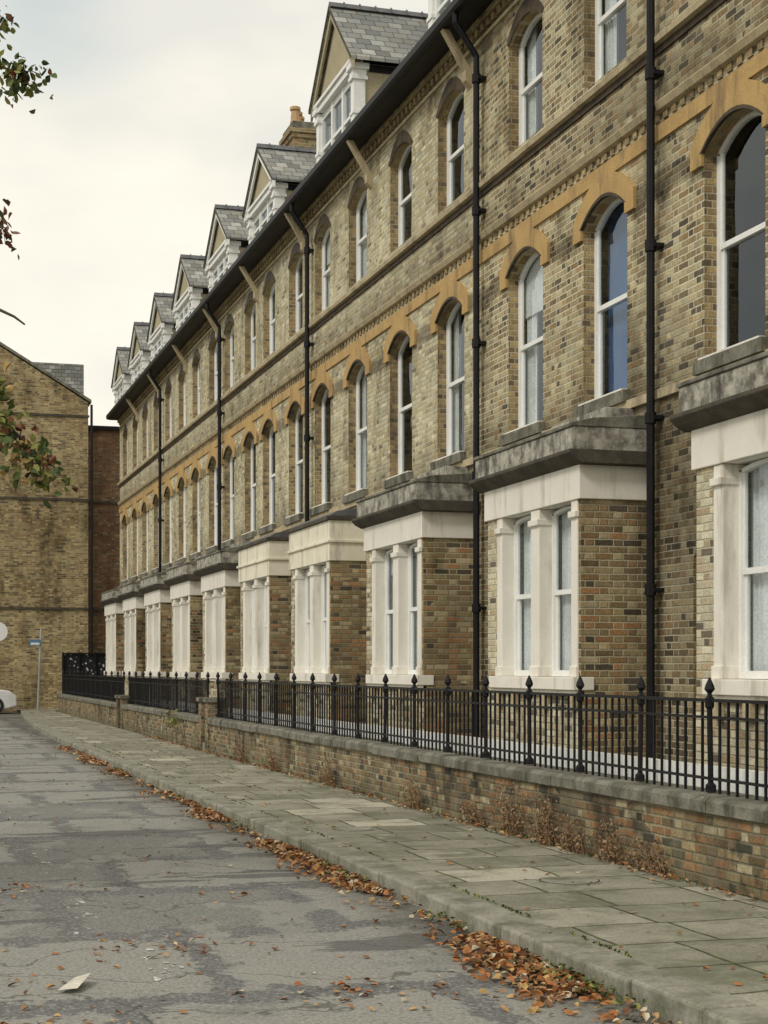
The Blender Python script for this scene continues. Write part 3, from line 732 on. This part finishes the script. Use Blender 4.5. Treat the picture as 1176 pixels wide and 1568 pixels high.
for i in range(140): leaf(g,(XW-.04+random.gauss(0,.06),34.6+random.gauss(0,.45),.5+random.gauss(0,.1)),U(.04,.09),random.choice(['gr1','gr3','gr3','wd2']),1,True)
g.done('wall_weed')
g=MB()
for i in range(1500):
    y=8+R()**1.3*30
    x=random.choice([XW-.02-abs(random.gauss(0,.02)),kx(y)+.30])+random.gauss(0,.008)
    if noise.noise(Vector((x*2,y*.9,8)))<.0: continue
    leaf(g,(x,y,.008),U(.012,.03),random.choice(['gr1','gr3','gr2']),1,True)
g.done('joint_moss_grass')

# ---------------------------------------------------------------- tree overhanging from the left
M['bark']=mottled('tree_bark',(.11,.09,.07),(.06,.05,.04),6,.95,.1,30,.01)
def P(px,py,d):
    r=(px-588)/2500*d; return Vector((r*CT+d*ST, d*CT-r*ST, H+(1023-py)/2500*d))
par=empty('overhanging_tree'); g=MB(); lf=MB()
base=Vector((-4.2,11.5,-.05))
g.tube([base,base+Vector((.05,0,1.2)),base+Vector((-.05,.1,2.6)),base+Vector((.1,0,4.2)),base+Vector((0,.1,6.2)),base+Vector((.2,0,8))],[.30,.23,.2,.17,.11,.05],'bark',12)
crown=base+Vector((-.2,0,6))
random.seed(21)
for i in range(26):
    d=Vector((U(-1,1),U(-1,1),U(-.5,.9))).normalized()*U(1.3,2.6); s=base+Vector((.05,0,U(3,6.5))); e=crown+d
    mdl=(s+e)/2+Vector((0,0,.3)); g.tube([s,mdl,e],[.06,.035,.01],'bark',6)
    for q in range(150):
        leaf(lf,e+Vector((random.gauss(0,.4),random.gauss(0,.4),random.gauss(0,.33))),U(.06,.11),random.choice(['gr1','gr2','gr3','gr1','rd']),1,True)
def branch(zs,pts,clusters):
    s=base+Vector((.05,0,zs)); g.tube([s,(s+pts[0])/2+Vector((0,0,.15))]+pts,[.06,.04]+[.018-.014*i/len(pts) for i in range(len(pts))],'bark',6)
    for (c,rx,rz,n,cl) in clusters:
        for t in range(max(3,n//9)):
            q=c+Vector((random.gauss(0,rx),random.gauss(0,rx),random.gauss(0,rz)))
            near=min(pts,key=lambda w:(w-q).length); g.tube([near,(near+q)/2+Vector((0,0,.02)),q],[.006,.004,.002],'bark',4)
            for w in range(9):
                leaf(lf,q+Vector((random.gauss(0,.05),random.gauss(0,.05),random.gauss(0,.05))),U(.045,.085),random.choice(cl),1,True)
D=11.0
G=['gr1','gr1','gr2','gr3','rd','gr3']; 
branch(4.6,[P(-220,80,D),P(-90,70,D),P(-20,95,D),P(30,112,D)],[(P(42,120,D),.045,.05,100,G),(P(6,112,D),.05,.03,27,G),(P(5,32,D),.03,.02,9,G)])
branch(3.4,[P(-200,300,D),P(-80,310,D),P(-20,335,D),P(4,348,D)],[(P(0,355,D),.03,.06,45,['rd','lf3','gr2','rd'])])
branch(2.9,[P(-200,430,D),P(-80,450,D),P(-10,470,D),P(22,485,D),P(38,497,D)],[])
branch(2.4,[P(-200,560,D),P(-90,590,D),P(-20,630,D),P(30,668,D),P(62,700,D)],[(P(8,660,D),.08,.07,90,G+['gr3']),(P(42,695,D),.09,.06,110,G+['gr3','lf4']),(P(68,725,D),.05,.07,63,G),(P(6,612,D),.04,.04,30,['gr3','lf4','gr1'])])
g.done('trunk_and_branches',par,smooth=True); lf.done('foliage',par)

# ---------------------------------------------------------------- world, sun, camera
wd=bpy.data.worlds.new('World'); sc.world=wd; wd.use_nodes=True; t=wd.node_tree; bg=t.nodes['Background']
sd=Vector((-.72,-.42,.75)).normalized()
sky=t.nodes.new('ShaderNodeTexSky'); sky.sky_type='NISHITA'; sky.sun_disc=False
sky.sun_elevation=math.asin(sd.z); sky.sun_rotation=math.atan2(sd.x,sd.y)%(2*math.pi)
tc=t.nodes.new('ShaderNodeTexCoord'); nz=t.nodes.new('ShaderNodeTexNoise'); nz.inputs['Scale'].default_value=4.2; nz.inputs['Detail'].default_value=5; nz.inputs['Roughness'].default_value=.5
mp=t.nodes.new('ShaderNodeMapping'); mp.inputs['Scale'].default_value=(1,1,2.2); t.links.new(tc.outputs['Generated'],mp.inputs[0]); t.links.new(mp.outputs[0],nz.inputs['Vector'])
cr=t.nodes.new('ShaderNodeValToRGB'); t.links.new(nz.outputs[0],cr.inputs[0])
e=cr.color_ramp.elements; e[0].position=.36; e[0].color=(8.3,8.15,7.5,1); e[1].position=.60; e[1].color=(10.4,9.9,8.6,1)
dt=t.nodes.new('ShaderNodeVectorMath'); dt.operation='DOT_PRODUCT'; t.links.new(tc.outputs['Generated'],dt.inputs[0]); dt.inputs[1].default_value=Vector((.085,.925,.385)).normalized()
ad=t.nodes.new('ShaderNodeMath'); ad.operation='MULTIPLY_ADD'; t.links.new(nz.outputs[0],ad.inputs[0]); ad.inputs[1].default_value=.008; t.links.new(dt.outputs['Value'],ad.inputs[2])
mr=t.nodes.new('ShaderNodeMapRange'); mr.interpolation_type='SMOOTHSTEP'; t.links.new(ad.outputs[0],mr.inputs[0]); mr.inputs[1].default_value=1.0008; mr.inputs[2].default_value=1.0042; mr.inputs[3].default_value=0; mr.inputs[4].default_value=.8
mx=t.nodes.new('ShaderNodeMix'); mx.data_type='RGBA'; t.links.new(mr.outputs[0],mx.inputs[0]); t.links.new(cr.outputs[0],mx.inputs[6])
sk=t.nodes.new('ShaderNodeMix'); sk.data_type='RGBA'; sk.inputs[0].default_value=.8; t.links.new(sky.outputs[0],sk.inputs[6]); sk.inputs[7].default_value=(5.2,6.6,6.8,1)
t.links.new(sk.outputs[2],mx.inputs[7]); t.links.new(mx.outputs[2],bg.inputs[0]); bg.inputs[1].default_value=.1
su=bpy.data.lights.new('sun','SUN'); su.energy=1.5; su.angle=math.radians(12); su.color=(1,.96,.89)
so=bpy.data.objects.new('sun',su); sc.collection.objects.link(so); so.rotation_euler=(-sd).to_track_quat('-Z','Y').to_euler()
cam=bpy.data.cameras.new('camera'); co=bpy.data.objects.new('camera',cam); sc.collection.objects.link(co); sc.camera=co
co.location=(0,0,H); co.rotation_euler=(math.radians(90),0,-TH)
cam.sensor_fit='VERTICAL'; cam.sensor_height=36; cam.sensor_width=27; cam.lens=2500/1568*36; cam.shift_y=239/1568; cam.clip_end=1500; cam.clip_start=.1
sc.view_settings.view_transform='Standard'; sc.view_settings.look='None'; sc.view_settings.exposure=0
